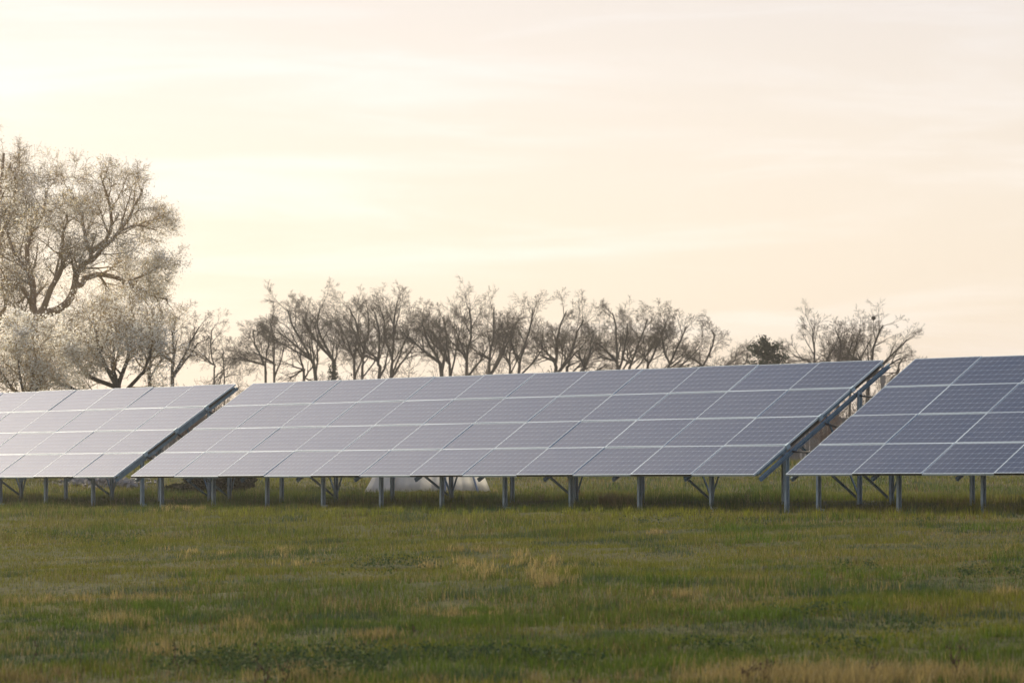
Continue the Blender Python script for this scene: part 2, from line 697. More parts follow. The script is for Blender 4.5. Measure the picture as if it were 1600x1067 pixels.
solar_table(0, 12, 'long middle solar table of twelve panel columns, standing in front of the white tent', 11, phase=0)
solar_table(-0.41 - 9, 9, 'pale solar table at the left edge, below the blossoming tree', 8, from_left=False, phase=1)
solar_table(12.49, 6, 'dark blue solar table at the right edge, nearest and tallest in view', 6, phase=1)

# cables hanging from one table to the next
def cable(sa, sb, v, sag, label, n=-0.13):
    a, b = at(sa, v, n), at(sb, v, n)
    m = MB()
    pts = []
    for k in range(9):
        q = k / 8
        p = a.lerp(b, q)
        p.z -= sag * 4 * q * (1 - q)
        pts.append(p)
    m.tube(pts, 0.017, 6)
    o = m.build('cable', M['cable'], None, a)
    tag(o, label, 'cable', 'cables slung between the solar tables')


where = {3: 'the top', 2: 'the middle', 1: 'the lowest'}
for (sa, sb, nm) in ((-0.43, 0.04, 'left'), (11.98, 12.52, 'right')):
    for v, sg in ((3, 0.07), (2, 0.09), (1, 0.03)):
        cable(sa, sb, v + 0.02, sg, 'black cable slung across the %s gap between tables, at %s panel joint' % (nm, where[v]))

# ------------------------------------------------------------------ trees
class Segs:
    def __init__(self):
        self.thick, self.thin, self.tips = [], [], []

    def add(self, a, b, ra, rb, thr):
        (self.thick if max(ra, rb) > thr else self.thin).append((*a, *b, ra, rb))


def prisms(segs, n):
    """all segments as open tapered n-sided tubes -> verts, quads"""
    S = np.array(segs, dtype=float)
    A, B, ra, rb = S[:, 0:3], S[:, 3:6], S[:, 6], S[:, 7]
    d = B - A
    ln = np.linalg.norm(d, axis=1, keepdims=True)
    d = d / np.maximum(ln, 1e-6)
    ref = np.where(np.abs(d[:, 2:3]) > 0.9, np.array([[1.0, 0, 0]]), np.array([[0, 0, 1.0]]))
    u = np.cross(d, ref)
    u /= np.linalg.norm(u, axis=1, keepdims=True)
    w = np.cross(d, u)
    B = B + d * (rb[:, None] * 0.4)
    vs = []
    for k in range(n):
        a = 2 * math.pi * k / n
        o = u * math.cos(a) + w * math.sin(a)
        vs.append(A + o * ra[:, None])
    for k in range(n):
        a = 2 * math.pi * k / n
        o = u * math.cos(a) + w * math.sin(a)
        vs.append(B + o * rb[:, None])
    V = np.stack(vs, 1).reshape(-1, 3)
    base = np.arange(len(S))[:, None] * 2 * n
    fs = []
    for k in range(n):
        k2 = (k + 1) % n
        fs.append(np.concatenate([base + k, base + k2, base + n + k2, base + n + k], 1))
    return V, np.concatenate(fs, 0)


def grow(sg, p, d, L, r, lvl, par, rnd):
    """one branch and, recursively, its children"""
    nseg = par['nseg'][lvl]
    last = lvl == par['levels']
    pts, rad = [p], [r]
    q, dd = Vector(p), Vector(d).normalized()
    wob = par['wob'][lvl]
    for k in range(nseg):
        dd = (dd + Vector((rnd.gauss(0, wob), rnd.gauss(0, wob), rnd.gauss(0, wob * 0.8) + par['up'][lvl]))).normalized()
        q = q + dd * (L / nseg)
        pts.append(q.copy())
        rad.append(max(par['rmin'], r * (1 - (k + 1) / nseg * par['taper'])))
    for k in range(nseg):
        sg.add(pts[k], pts[k + 1], rad[k], rad[k + 1], par['thr'])
    if last:
        sg.tips += pts[1:]
        return
    children(sg, pts, rad, L, lvl, par, rnd, par['start'][lvl])


def children(sg, pts, rad, L, lvl, par, rnd, start, count=None):
    n = count if count is not None else par['kids'][lvl]
    m = len(pts) - 1
    ph = rnd.random() * 6.28
    for i in range(n):
        t = start + (1 - start) * (i + rnd.random() * 0.9) / n
        t = min(t, 0.999)
        k = int(t * m)
        fr = t * m - k
        pp = pts[k].lerp(pts[k + 1], fr)
        ax = (pts[k + 1] - pts[k]).normalized()
        ph += 2.4 + rnd.gauss(0, 0.4)
        u = ax.orthogonal().normalized()
        w = ax.cross(u)
        side = u * math.cos(ph) + w * math.sin(ph)
        a = R(rnd.uniform(*par['ang'][lvl]))
        dd = ax * math.cos(a) + side * math.sin(a)
        Lc = L * rnd.uniform(*par['len'][lvl]) * (1.0 - 0.35 * t)
        rc = max(par['rmin'], (rad[k] * (1 - fr) + rad[k + 1] * fr) * rnd.uniform(0.45, 0.7))
        grow(sg, pp, dd, Lc, rc, lvl + 1, par, rnd)


def smooth_pts(ctrl, n, rnd, jit):
    out = []
    m = len(ctrl) - 1
    for i in range(n + 1):
        t = i / n * m
        k = min(int(t), m - 1)
        f = t - k
        p0, p1, p2, p3 = ctrl[max(k - 1, 0)], ctrl[k], ctrl[k + 1], ctrl[min(k + 2, m)]
        q = 0.5 * ((2 * p1) + (p2 - p0) * f + (2 * p0 - 5 * p1 + 4 * p2 - p3) * f * f + (3 * p1 - p0 - 3 * p2 + p3) * f ** 3)
        if 0 < i < n and i * m % n:
            q = q + Vector((rnd.gauss(0, jit), rnd.gauss(0, jit), rnd.gauss(0, jit)))
        out.append(q)
    return out


BARE = dict(levels=4, nseg=[8, 6, 4, 3, 2], wob=[0.07, 0.10, 0.11, 0.13, 0.14], up=[0.0, 0.01, 0.0, 0.0, 0.0], rmin=0.0048,
            taper=0.8, thr=0.03, start=[0.3, 0.25, 0.2, 0.15], kids=[8, 6, 6, 5],
            ang=[(18, 42), (22, 50), (22, 55), (20, 60)], len=[(0.5, 0.85), (0.42, 0.72), (0.4, 0.68), (0.4, 0.7)])


def tree(name, label, cat, group, limbs, par, seed, blossom=None, trunk_mat='bark', twig_mat='twig'):
    """limbs: list of (control points, r0, r1, n_children, jitter, crown length of the children)"""
    rnd = random.Random(seed)
    sg = Segs()
    earlier = []
    for ctrl, r0, r1, nk, start, Lk in limbs:
        n = max(6, 3 * (len(ctrl) - 1))
        if earlier:                                    # a limb starts on the wood it grows from
            near = min(earlier, key=lambda q: (q - ctrl[0]).length)
            if (near - ctrl[0]).length < 1.6:
                ctrl = [near.copy()] + list(ctrl[1:])
        pts = smooth_pts(ctrl, n, rnd, 0.02 + r0 * 0.08)
        rad = [r0 + (r1 - r0) * (k / n) ** 0.8 for k in range(n + 1)]
        earlier += pts
        for k in range(n):
            sg.add(pts[k], pts[k + 1], rad[k], rad[k + 1], par['thr'])
        children(sg, pts, rad, Lk, 0, par, rnd, start, nk)
    base = limbs[0][0][0].copy()
    base.z = gz(base.x, base.y)
    root = empty(name, base)
    tag(root, label, cat, group)
    V, Fq = prisms(sg.thick, 7)
    link_mesh('trunk', np_mesh('trunk', V, Fq, M[trunk_mat], smooth=True, origin=base), root)
    V, Fq = prisms(sg.thin, 3)
    link_mesh('crown', np_mesh('crown', V, Fq, M[twig_mat], smooth=False, origin=base), root)
    if blossom:
        for bname, prob, size, cols, spread in blossom:
            tips = np.array([tuple(t) for t in sg.tips])
            r_ = np.random.default_rng(seed + 5 + len(bname))
            # blossom comes in clumps: a coarse noise decides which twigs carry it
            cl = fbm(tips[:, 0] * 1.0 + tips[:, 1] * 0.6, tips[:, 2] * 1.0, 0.9, 60 + seed % 7, 2)
            keep = r_.random(len(tips)) < prob * np.clip((cl - 0.25) * 2.4, 0.3, 1.2)
            tips = tips[keep]
            tips = np.repeat(tips, 2, 0) + r_.normal(0, spread, (len(tips) * 2, 3))
            scatter_leaves(bname, tips, size, cols, root, base, r_, M['petal'])
    return root


def scatter_leaves(name, P, size, cols, parent, origin, r_, m):
    n = len(P)
    a = r_.normal(size=(n, 3))
    a /= np.linalg.norm(a, axis=1, keepdims=True)
    b = r_.normal(size=(n, 3))
    b = np.cross(a, b)
    b /= np.linalg.norm(b, axis=1, keepdims=True)
    s = (size * r_.uniform(0.6, 1.3, n))[:, None]
    v = np.stack([P - a * s, P - b * s * 0.7, P + a * s, P + b * s * 0.7], 1).reshape(-1, 3)
    f = np.arange(n * 4).reshape(n, 4)
    cc = np.array(cols)[r_.integers(0, len(cols), n)] * r_.uniform(0.8, 1.15, (n, 1))
    me = np_mesh(name, v, f, m, colattr=np.repeat(np.clip(cc, 0, 0.9), 4, 0), origin=origin)
    return link_mesh(name, me, parent)


TREES_LABEL = 'bare trees in the row beyond the solar field'


BARE_THIN = dict(BARE, kids=[6, 5, 4, 4], thr=0.022)


def bare(bx, top, Y, hw, seed, label, lean=None, forks=2, low=640, r=0.17, group=TREES_LABEL, kids=7):
    """bx: base x in the photo, top: (x, y) of the crown top, hw: half width of the crown in photo px"""
    rnd = random.Random(seed * 3 + 1)
    s = Y / F
    tx, ty = top
    r *= 0.72
    forks += 1
    b = px(bx, low, Y)
    b.z = gz(b.x, b.y) - 0.1
    H = px(tx, ty, Y).z - b.z
    L = []
    mid = px(bx + (tx - bx) * 0.18, 590, Y)
    f0 = px(bx + (tx - bx) * 0.30, 590 - (590 - ty) * 0.22, Y)
    # main stem
    t1 = px(tx, ty + (590 - ty) * 0.17, Y)
    m1 = px(bx + (tx - bx) * 0.72, 590 - (590 - ty) * 0.58, Y) + Vector((rnd.gauss(0, .15), rnd.gauss(0, .5), 0))
    L.append(([b, mid, f0, m1, t1], r, 0.035, kids, 0.36, H * 0.30))
    for k in range(forks):
        sg = -1 if k % 2 == 0 else 1
        w = hw * s * rnd.uniform(0.55, 0.95) * sg
        hh = rnd.uniform(0.66, 0.87)
        st = mid if k % 2 else f0
        c = (m1 + f0) / 2
        e = Vector((c.x * 0.35 + t1.x * 0.65 + w, Y + rnd.uniform(-1, 1) * hw * s * 0.8, b.z + H * hh))
        q = Vector((c.x + w * 0.55, (e.y + Y) / 2, (st.z + e.z) / 2))
        L.append(([st, q, e], r * rnd.uniform(0.5, 0.72), 0.03, kids - 1, 0.32, H * 0.27))
    return tree('bare_tree', label, 'tree', group, L, dict(BARE_THIN, kids=[5, 4, 3, 3]) if H < 7.8 else (BARE_THIN if (hw < 28 or H < 8.6) else BARE), seed)


G1 = TREES_LABEL
spec = [
    # base x, (top x, y), Y, half width, forks, r, label
    (419, (397, 500), 205, 32, 1, .13, 'first bare tree of the long row, slim and leaning left at its left end'),
    (430, (422, 488), 212, 30, 2, .13, 'slim bare tree second from the left end of the long row'),
    (503, (449, 464), 200, 42, 3, .19, 'bare tree with a crown leaning far left, third in the long row'),
    (476, (470, 535), 190, 26, 3, .12, 'low forked bare tree in front of the left part of the row'),
    (527, (500, 458), 203, 36, 2, .21, 'bare tree with dark ivy round its trunk, left part of the row'),
    (556, (546, 460), 210, 34, 2, .16, 'straight bare tree between the ivy-clad tree and the tallest tree'),
    (564, (574, 462), 216, 30, 2, .15, 'thin straight bare tree close behind its straight neighbour'),
    (594, (585, 468), 200, 30, 2, .18, 'thick stemmed bare tree just left of the tallest tree'),
    (609, (621, 446), 208, 36, 3, .17, 'tallest bare tree of the row, its top standing above all others'),
    (697, (660, 480), 198, 40, 3, .20, 'bare tree leaning left with long low boughs, left of the middle gap'),
    (706, (692, 476), 207, 30, 2, .16, 'bare tree whose stem meets the left leaning one at the base'),
    (728, (733, 458), 202, 34, 2, .17, 'bare tree with dense dark upper crown over the middle table'),
    (762, (772, 458), 205, 34, 3, .19, 'round crowned bare tree in the middle, right of the dense dark crown'),
    (795, (800, 498), 212, 24, 2, .13, 'short thin bare tree in the middle of the row'),
    (805, (832, 463), 200, 34, 2, .17, 'bare tree with a stem bending right and one bough reaching far right'),
    (863, (884, 468), 204, 38, 3, .20, 'wide bare tree with several crooked stems, right half of the row'),
    (880, (912, 482), 212, 34, 2, .17, 'bare tree behind the wide crooked one, leaning right'),
    (909, (925, 520), 196, 34, 3, .18, 'low dark bare tree with wide fork, right half of the row'),
    (967, (957, 469), 203, 36, 3, .18, 'bare tree with a tall dense round crown, right half of the row'),
    (976, (1012, 480), 210, 36, 2, .15, 'bare tree leaning right beside the dense round crown'),
    (1003, (1040, 486), 205, 34, 2, .15, 'slender bare tree with stem curving right, near the right end'),
    (1036, (1072, 494), 200, 34, 2, .14, 'bare tree leaning right with airy crown, third from the right end'),
    (1091, (1115, 505), 207, 50, 4, .15, 'broad low bare tree forked in a V, second from the right end'),
    (1142, (1168, 548), 196, 26, 2, .08, 'small thin bare tree at the right end of the long row'),
]
for i, (bx, tp, Y, hw, fk, r, lab) in enumerate(spec):
    bare(bx, tp, Y, hw, 100 + i, lab, forks=fk, r=r)
G2 = 'bare trees standing behind the right gap'
for i, (bx, tp, Y, hw, fk, r, lab) in enumerate([
    (1273, (1270, 498), 205, 38, 3, .14, 'left bare tree of the small group right of the pine'),
    (1309, (1306, 502), 198, 26, 2, .15, 'middle bare tree of the small group right of the pine'),
    (1325, (1345, 499), 204, 28, 2, .12, 'bare tree leaning right in the small group right of the pine'),
    (1352, (1380, 492), 190, 48, 4, .19, 'bare tree with a round nest, leaning right above the gap between tables'),
    (1400, (1412, 552), 196, 24, 3, .09, 'low bare tree just behind the corner of the right table'),
]):
    bare(bx, tp, Y, hw, 200 + i, lab, forks=fk, r=r, group=G2)
G3 = 'bare trees beside the blossoming trees'
for i, (bx, tp, Y, hw, fk, r, lab) in enumerate([
    (268, (276, 476), 170, 46, 4, .17, 'round crowned bare tree just right of the blossoming trees'),
    (335, (333, 498), 205, 18, 2, .08, 'thin bare sapling standing alone left of the long row'),
    (351, (349, 540), 205, 14, 2, .06, 'smallest bare sapling, beside the taller sapling left of the row'),
    (232, (240, 480), 140, 24, 2, .13, 'dark stemmed bare tree at the right edge of the white blossom'),
]):
    bare(bx, tp, Y, hw, 300 + i, lab, forks=fk, r=r, group=G3)


# --- blossoming trees at the left
def pl(*pts, Y, dy=0.0):
    n = len(pts)
    return [px(x, y, Y + dy * k / max(n - 1, 1)) for k, (x, y) in enumerate(pts)]


BLO = dict(levels=4, nseg=[6, 5, 5, 4, 3], wob=[0.12, 0.14, 0.17, 0.2, 0.22], up=[0.02, 0.03, 0.02, 0.01, 0.0], rmin=0.0042,
           taper=0.8, thr=0.035, start=[0.15, 0.15, 0.12, 0.1], kids=[6, 6, 5, 4],
           ang=[(20, 60), (25, 60), (25, 65), (25, 65)], len=[(0.6, 1.0), (0.55, 0.9), (0.5, 0.85), (0.5, 0.9)])
YA = 116
lA = [
    (pl((60, 735), (60, 610), (52, 545), (50, 500), Y=YA), .30, .21, 0, .5, 1.0),
    (pl((50, 505), (78, 488), (104, 474), (118, 440), (124, 418), (152, 398), (186, 362), (207, 328), (222, 295), Y=YA, dy=-0.6), .17, .035, 11, .30, 2.1),
    (pl((112, 448), (142, 432), (176, 432), (205, 448), (240, 462), (262, 470), Y=YA, dy=1.5), .12, .03, 9, .2, 1.5),
    (pl((50, 500), (52, 462), (44, 428), (22, 395), (8, 350), Y=YA, dy=1.2), .14, .035, 9, .2, 2.2),
    (pl((50, 470), (25, 440), (-25, 432), Y=YA, dy=-1.5), .10, .035, 6, .2, 2.0),
    (pl((150, 400), (133, 368), (128, 335), (108, 292), Y=YA, dy=1.0), .08, .025, 8, .2, 1.7),
    (pl((160, 392), (172, 362), (172, 322), (158, 275), Y=YA, dy=-1.5), .09, .025, 8, .2, 1.6),
    (pl((46, 430), (42, 385), (66, 338), (72, 300), Y=YA, dy=0.5), .11, .03, 8, .25, 1.8),
    (pl((186, 362), (215, 352), (244, 360), Y=YA, dy=1.0), .06, .02, 7, .2, 1.3),
    (pl((60, 490), (92, 430), (98, 380), (104, 335), Y=YA, dy=-2.2), .12, .03, 9, .2, 1.9),
    (pl((200, 450), (225, 430), (248, 415), Y=YA, dy=-.6), .06, .02, 6, .2, 1.2),
    (pl((52, 520), (18, 500), (-30, 470), Y=YA, dy=1.5), .11, .035, 7, .2, 2.0),
    (pl((60, 560), (110, 530), (160, 500), Y=YA, dy=1.5), .10, .03, 8, .2, 1.7),
]
WHITE = [(0.88, 0.87, 0.84), (0.84, 0.86, 0.86), (0.89, 0.86, 0.78)]
TAN = [(0.72, 0.58, 0.34), (0.66, 0.54, 0.30), (0.78, 0.62, 0.38), (0.58, 0.52, 0.28)]
tree('blossoming_tree', 'large old tree in pale blossom, thick trunk forking, behind the left table', 'tree', 'blossoming trees at the left',
     lA, BLO, 411, blossom=[('blossom', 0.60, 0.028, WHITE, 0.12), ('young_leaves', 0.36, 0.022, TAN, 0.09)], trunk_mat='pale_bark', twig_mat='pale_twig')
YB = 108
lB = [
    (pl((190, 735), (186, 640), (182, 600), Y=YB), .14, .10, 0, .3, 1.0),
    (pl((182, 605), (200, 560), (206, 520), (208, 488), Y=YB, dy=1), .08, .02, 9, .1, 1.5),
    (pl((182, 605), (160, 560), (150, 520), (146, 490), Y=YB, dy=-1), .08, .02, 9, .1, 1.5),
    (pl((182, 610), (140, 588), (112, 555), (96, 528), Y=YB, dy=1), .08, .02, 9, .1, 1.5),
    (pl((182, 620), (225, 580), (236, 545), (238, 510), Y=YB, dy=-1), .07, .02, 8, .1, 1.3),
    (pl((182, 620), (120, 610), (80, 588), (60, 570), Y=YB, dy=-.6), .07, .02, 8, .1, 1.4),
    (pl((182, 602), (178, 555), (180, 505), Y=YB, dy=0), .07, .02, 8, .1, 1.4),
]
tree('blossoming_tree', 'low bushy tree full of white blossom in front of the large tree', 'tree', 'blossoming trees at the left',
     lB, BLO, 412, blossom=[('blossom', 0.85, 0.030, WHITE, 0.09), ('young_leaves', 0.08, 0.022, TAN, 0.05)], twig_mat='pale_twig')
YC = 118
lC = [
    (pl((-45, 735), (-42, 600), (-30, 500), (-14, 400), (0, 330), (6, 240), Y=YC), .26, .04, 12, .3, 2.3),
    (pl((-35, 530), (-60, 450), (-62, 380), (-50, 300), Y=YC, dy=1), .14, .03, 9, .2, 2.0),
    (pl((-14, 400), (10, 350), (24, 300), (24, 262), Y=YC, dy=-1), .09, .02, 9, .2, 1.3),
    (pl((-40, 560), (-10, 520), (8, 480), (14, 440), Y=YC, dy=-1.5), .10, .03, 9, .2, 1.7),
]
tree('blossoming_tree', 'tall blossoming tree cut by the left edge, reaching higher than its neighbour', 'tree', 'blossoming trees at the left',
     lC, BLO, 413, blossom=[('blossom', 0.60, 0.028, WHITE, 0.12), ('young_leaves', 0.20, 0.022, TAN, 0.09)], trunk_mat='pale_bark', twig_mat='pale_twig')

YD = 106
lD = [
    (pl((40, 735), (42, 660), (46, 625), Y=YD), .11, .08, 0, .3, 1.0),
    (pl((46, 630), (66, 590), (84, 545), Y=YD, dy=1), .06, .02, 9, .1, 1.4),
    (pl((46, 630), (30, 580), (24, 530), Y=YD, dy=-1), .06, .02, 9, .1, 1.4),
    (pl((46, 632), (8, 590), (-14, 560), Y=YD, dy=1), .06, .02, 8, .1, 1.3),
    (pl((46, 630), (52, 580), (52, 520), Y=YD, dy=-.5), .06, .02, 9, .1, 1.4),
]
tree('blossoming_tree', 'small white blossoming tree hiding the foot of the large forked trunk', 'tree', 'blossoming trees at the left',
     lD, BLO, 414, blossom=[('blossom', 0.75, 0.030, WHITE, 0.09), ('young_leaves', 0.1, 0.022, TAN, 0.05)], twig_mat='pale_twig')

# --- ivy clump, nest, pine, evergreen bushes
def leaf_ball(name, blobs, n, size, cols, parent, origin, seed, m='leaf'):
    r_ = np.random.default_rng(seed)
    P = []
    for c, rx, rz_ in blobs:
        k = int(n / len(blobs))
        q = r_.normal(size=(k, 3))
        q /= np.linalg.norm(q, axis=1, keepdims=True)
        rad = r_.uniform(0.35, 1.0, (k, 1)) ** 0.6
        P.append(np.array(c) + q * rad * np.array([rx, rx, rz_]))
    P = np.concatenate(P)
    return scatter_leaves(name, P, size, cols, parent, origin, r_, M[m])


DARKG = [(0.030, 0.045, 0.022), (0.022, 0.036, 0.020), (0.045, 0.060, 0.028)]
# pine
pc = px(1197, 600, 190)
pc.z = gz(pc.x, pc.y)
root = empty('pine_tree', pc)
tag(root, 'small dark green pine standing alone between the bare trees', 'tree')
m = MB()
tp = px(1198, 540, 190)
m.tube([pc - UP * 0.2, pc.lerp(tp, 0.5) + Vector((0.08, 0, 0)), tp], [0.16, 0.1, 0.03], 8)
m.build('trunk', M['bark'], root, pc, smooth=True)
sg_ = Segs()
rr_ = random.Random(5)
pts_ = []
for k in range(42):
    h = 0.35 + 0.65 * (k / 41)
    p0 = pc.lerp(tp, h)
    a = k * 2.4
    wl_ = 1.35 * (0.35 + 0.65 * math.sin(min(1, (1.12 - h) * 1.7) * math.pi / 2)) * rr_.uniform(0.55, 1.05)
    d = Vector((math.cos(a), math.sin(a), rr_.uniform(0.15, 0.6)))
    e = p0 + d * wl_
    sg_.add(p0, e, 0.03, 0.012, 0.0)
    for t in range(9):
        q = p0.lerp(e, 0.3 + 0.7 * t / 8)
        pts_ += [tuple(q + Vector((rr_.gauss(0, .15), rr_.gauss(0, .15), rr_.gauss(0.04, .12)))) for _ in range(26)]
V, Fq = prisms(sg_.thick, 4)
link_mesh('branches', np_mesh('branches', V, Fq, M['bark'], origin=pc), root)
# needles: thin quads
scatter_leaves('needles', np.array(pts_), 0.06, [(0.025, 0.040, 0.022), (0.035, 0.052, 0.028)], root, pc, np.random.default_rng(9), M['leaf'])


def bush(label, x, ytop, Y, w_px, seed, cols, cat='bush', name='evergreen_bush', group=None, n=5000, size=0.07):
    c = px(x, ytop, Y)
    b = c.copy()
    b.z = gz(b.x, b.y)
    H = c.z - b.z
    hw = w_px * Y / F / 2
    r_ = random.Random(seed)
    root = empty(name, b)
    tag(root, label, cat, group)
    m = MB()
    for k in range(5):
        a = k * 1.3
        m.tube([b - UP * .1, b + Vector((math.cos(a) * hw * .3, math.sin(a) * hw * .3, H * .45)), b + Vector((math.cos(a) * hw * .6, math.sin(a) * hw * .6, H * .8))], [.05, .035, .015], 5)
    m.build('stems', M['bark'], root, b)
    blobs = []
    for k in range(9):
        rx = hw * r_.uniform(.3, .5)
        rz_ = H * r_.uniform(.18, .3)
        blobs.append((b + Vector((r_.uniform(-.62, .62) * hw, r_.uniform(-.6, .6) * hw, H * r_.uniform(.35, 1) - rz_ * .9)), rx, rz_))
    leaf_ball('foliage', blobs, n, size, cols, root, b, seed)
    return root


GE = 'dark evergreen bushes under the bare trees'
for i, (x, yt, Y, w, lab) in enumerate([
    (526, 556, 196, 34, 'dark ivy covered bush at the foot of the ivy-clad bare tree'),
    (556, 572, 194, 30, 'low dark bush between the left bare trees'),
    (748, 575, 192, 60, 'long low dark bush left of the middle bare trees'),
    (812, 573, 190, 66, 'wide dark bush at the feet of the middle bare trees'),
    (855, 574, 190, 44, 'dark bush beside the wide crooked bare tree'),
    (1070, 560, 194, 26, 'small olive bush near the right end of the row'),
    (1117, 556, 194, 26, 'small dark bush beside the broad V forked tree'),
    (1238, 558, 192, 22, 'small dark bush right of the pine'),
]):
    bush(lab, x, yt, Y, w, 500 + i, DARKG, group=GE, n=2600, size=.055)

# nest in the right tree
nc = px(1365, 497, 190)
r_ = np.random.default_rng(3)
q = r_.normal(size=(260, 3))
q /= np.linalg.norm(q, axis=1, keepdims=True)
A_ = np.array(nc) + q * 0.07
t_ = np.cross(q, r_.normal(size=(260, 3)))
t_ /= np.linalg.norm(t_, axis=1, keepdims=True)
V, Fq = prisms(np.concatenate([A_ - t_ * .09, A_ + t_ * .09, np.full((260, 1), .010), np.full((260, 1), .01)], 1), 3)
o = link_mesh('bird_nest', np_mesh('bird_nest', V, Fq, M['twig'], origin=nc), None, nc)
tag(o, 'round dark nest of twigs high in the bare tree', 'nest')

# --- leafless shrubs between and below the trees (copies of three)
SHR = dict(BARE)
SHR.update(levels=3, nseg=[5, 4, 4, 3], kids=[6, 6, 5], rmin=0.008, thr=0.03, ang=[(12, 45), (20, 55), (20, 60)], len=[(0.4, 0.7), (0.4, 0.7), (0.4, 0.7)])


def shrub(seed, H, W_, tint='twig', name='leafless_shrub'):
    rnd = random.Random(seed)
    sg = Segs()
    for k in range(6):
        a = rnd.random() * 6.28
        rr = rnd.random() ** .5 * W_ / 2
        p = Vector((math.cos(a) * rr * .5, math.sin(a) * rr * .5, 0))
        d = Vector((math.cos(a) * .35, math.sin(a) * .35, 1))
        grow(sg, p, d, H * rnd.uniform(.6, .95), 0.028, 0, SHR, rnd)
    root = empty(name, (0, 0, 0))
    if sg.thick:
        V, Fq = prisms(sg.thick, 5)
        link_mesh('stems', np_mesh('stems', V, Fq, M['bark']), root)
    V, Fq = prisms(sg.thin, 3)
    link_mesh('twigs', np_mesh('twigs', V, Fq, M[tint]), root)
    return root


protos = [shrub(31, 5.2, 4), shrub(32, 4.6, 5), shrub(33, 5.6, 3.6)]
used = set()
SG = 'leafless shrubs filling the ground between the bare trees'
shr_spots = [(x, 185 + (i * 37 % 40)) for i, x in enumerate(list(range(300, 420, 40)) + list(range(425, 1240, 40)) + list(range(1250, 1450, 40)))]
for i, (x, Y) in enumerate(shr_spots):
    k = i % 3
    if k not in used:
        o = protos[k]
        used.add(k)
    else:
        o = protos[k].copy()
        col.objects.link(o)
        for ch in protos[k].children:
            c = ch.copy()
            col.objects.link(c)
            c.parent = o
    p = px(x + random.uniform(-8, 8), 700, Y)
    o.location = (p.x, p.y, gz(p.x, p.y))
    sc = random.uniform(.75, 1.1)
    o.scale = (sc * random.uniform(.9, 1.2), sc, sc)
    o.rotation_euler = (0, 0, random.uniform(0, 6.28))
    tag(o, 'thin leafless shrub low down between the trunks of the bare trees', 'shrub', SG)

# ------------------------------------------------------------------ things behind the tables
# grey weathered fence
M['fence'] = noise_mat('weathered_boards', (0.13, 0.125, 0.12), (0.24, 0.225, 0.21), 2.2, rough=0.9, stretch=(3, 3, .5), detail=8)
fb = px(600, 700, 142)
fx0, fx1, fY = -26.0, 22.0, 142.0
fbase = Vector((fx0, fY, gz(0, fY)))
root = empty('board_fence', fbase)
tag(root, 'long grey weathered board fence behind the tables, seen through the gaps', 'fence')
m = MB()
x = fx0
rf = random.Random(8)
while x < fx1:
    w = rf.uniform(.14, .2)
    h = 1.95 + rf.gauss(0, .02)
    m.box(Vector((x + w / 2, fY + rf.gauss(0, .006), gz(x, fY) + h / 2 - .05)), Vector((w / 2 - .004, 0, 0)), Vector((0, .012, 0)), UP * h / 2)
    x += w
m.build('boards', M['fence'], root, fbase)
for x in np.arange(fx0, fx1 + .1, 4.0):
    m = MB()
    m.box(Vector((x, fY + .09, gz(x, fY) + 1.0)), Vector((.06, 0, 0)), Vector((0, .06, 0)), UP * 1.05)
    m.build('post', M['fence'], root, fbase)

# brown leafless bushes in front of the fence, seen in the gaps
M['brown'] = noise_mat('red_brown_twigs', (0.085, 0.050, 0.040), (0.15, 0.095, 0.075), 3.0, rough=.9)
for i, (x, Y, sc, lab) in enumerate([(1262, 128, .36, 'red brown leafless bush behind the right gap'),
                                     (1300, 130, .42, 'grey brown leafless bush in front of the fence, right gap'),
                                     (262, 126, .46, 'dark tangled bush low in the left gap'),
                                     (300, 129, .48, 'brown leafless bush higher in the left gap')]):
    b = shrub(70 + i, 5.0, 5.5, 'brown', 'leafless_bush')
    p = px(x, 700, Y)
    b.location = (p.x, p.y, gz(p.x, p.y))
    b.scale = (sc * 1.25, sc * 1.2, sc)
    tag(b, lab, 'bush', 'leafless bushes behind the gaps')

# concrete post beside the right table corner
M['conc'] = noise_mat('concrete', (0.22, 0.21, 0.20), (0.34, 0.32, 0.30), 6, rough=.9)
cp = px(1379, 700, 146)
cp.z = gz(cp.x, cp.y)
root = empty('concrete_pole', cp)
tag(root, 'short grey pole with a wider cap, peeping over the right table corner', 'pole')
zt = px(0, 589, 146).z
m = MB()
m.box(Vector((cp.x, cp.y, (cp.z + zt - .3) / 2)), Vector((.08, 0, 0)), Vector((0, .08, 0)), UP * ((zt - .3 - cp.z) / 2 + .1))
m.build('shaft', M['conc'], root, cp)
m = MB()
m.box(Vector((cp.x, cp.y, zt - .1)), Vector((.115, 0, 0)), Vector((0, .115, 0)), UP * .16)
m.build('cap', M['conc'], root, cp)

# white tent
M['canvas'] = noise_mat('white_canvas', (0.80, 0.80, 0.80), (0.90, 0.90, 0.89), 1.2, rough=.75, bump=.25)
_N, _L = M['canvas'].node_tree.nodes, M['canvas'].node_tree.links
_t = _N.new('ShaderNodeBsdfTranslucent')
_t.inputs['Color'].default_value = (0.9, 0.89, 0.86, 1)
_x = _N.new('ShaderNodeMixShader')
_x.inputs[0].default_value = 0.72
_L.new(_N['Principled BSDF'].outputs[0], _x.inputs[1])
_L.new(_t.outputs[0], _x.inputs[2])
_L.new(_x.outputs[0], _N['Material Output'].inputs[0])
M['pole'] = mat('blue_pole', (0.16, 0.22, 0.32), .5)
YT = 104.0
g0 = gz((660 - CX) * YT / F, YT)


def tpt(x, h, dy=0.0):
    q = px(x, 700, YT + dy)
    return Vector((q.x, q.y, g0 + h))


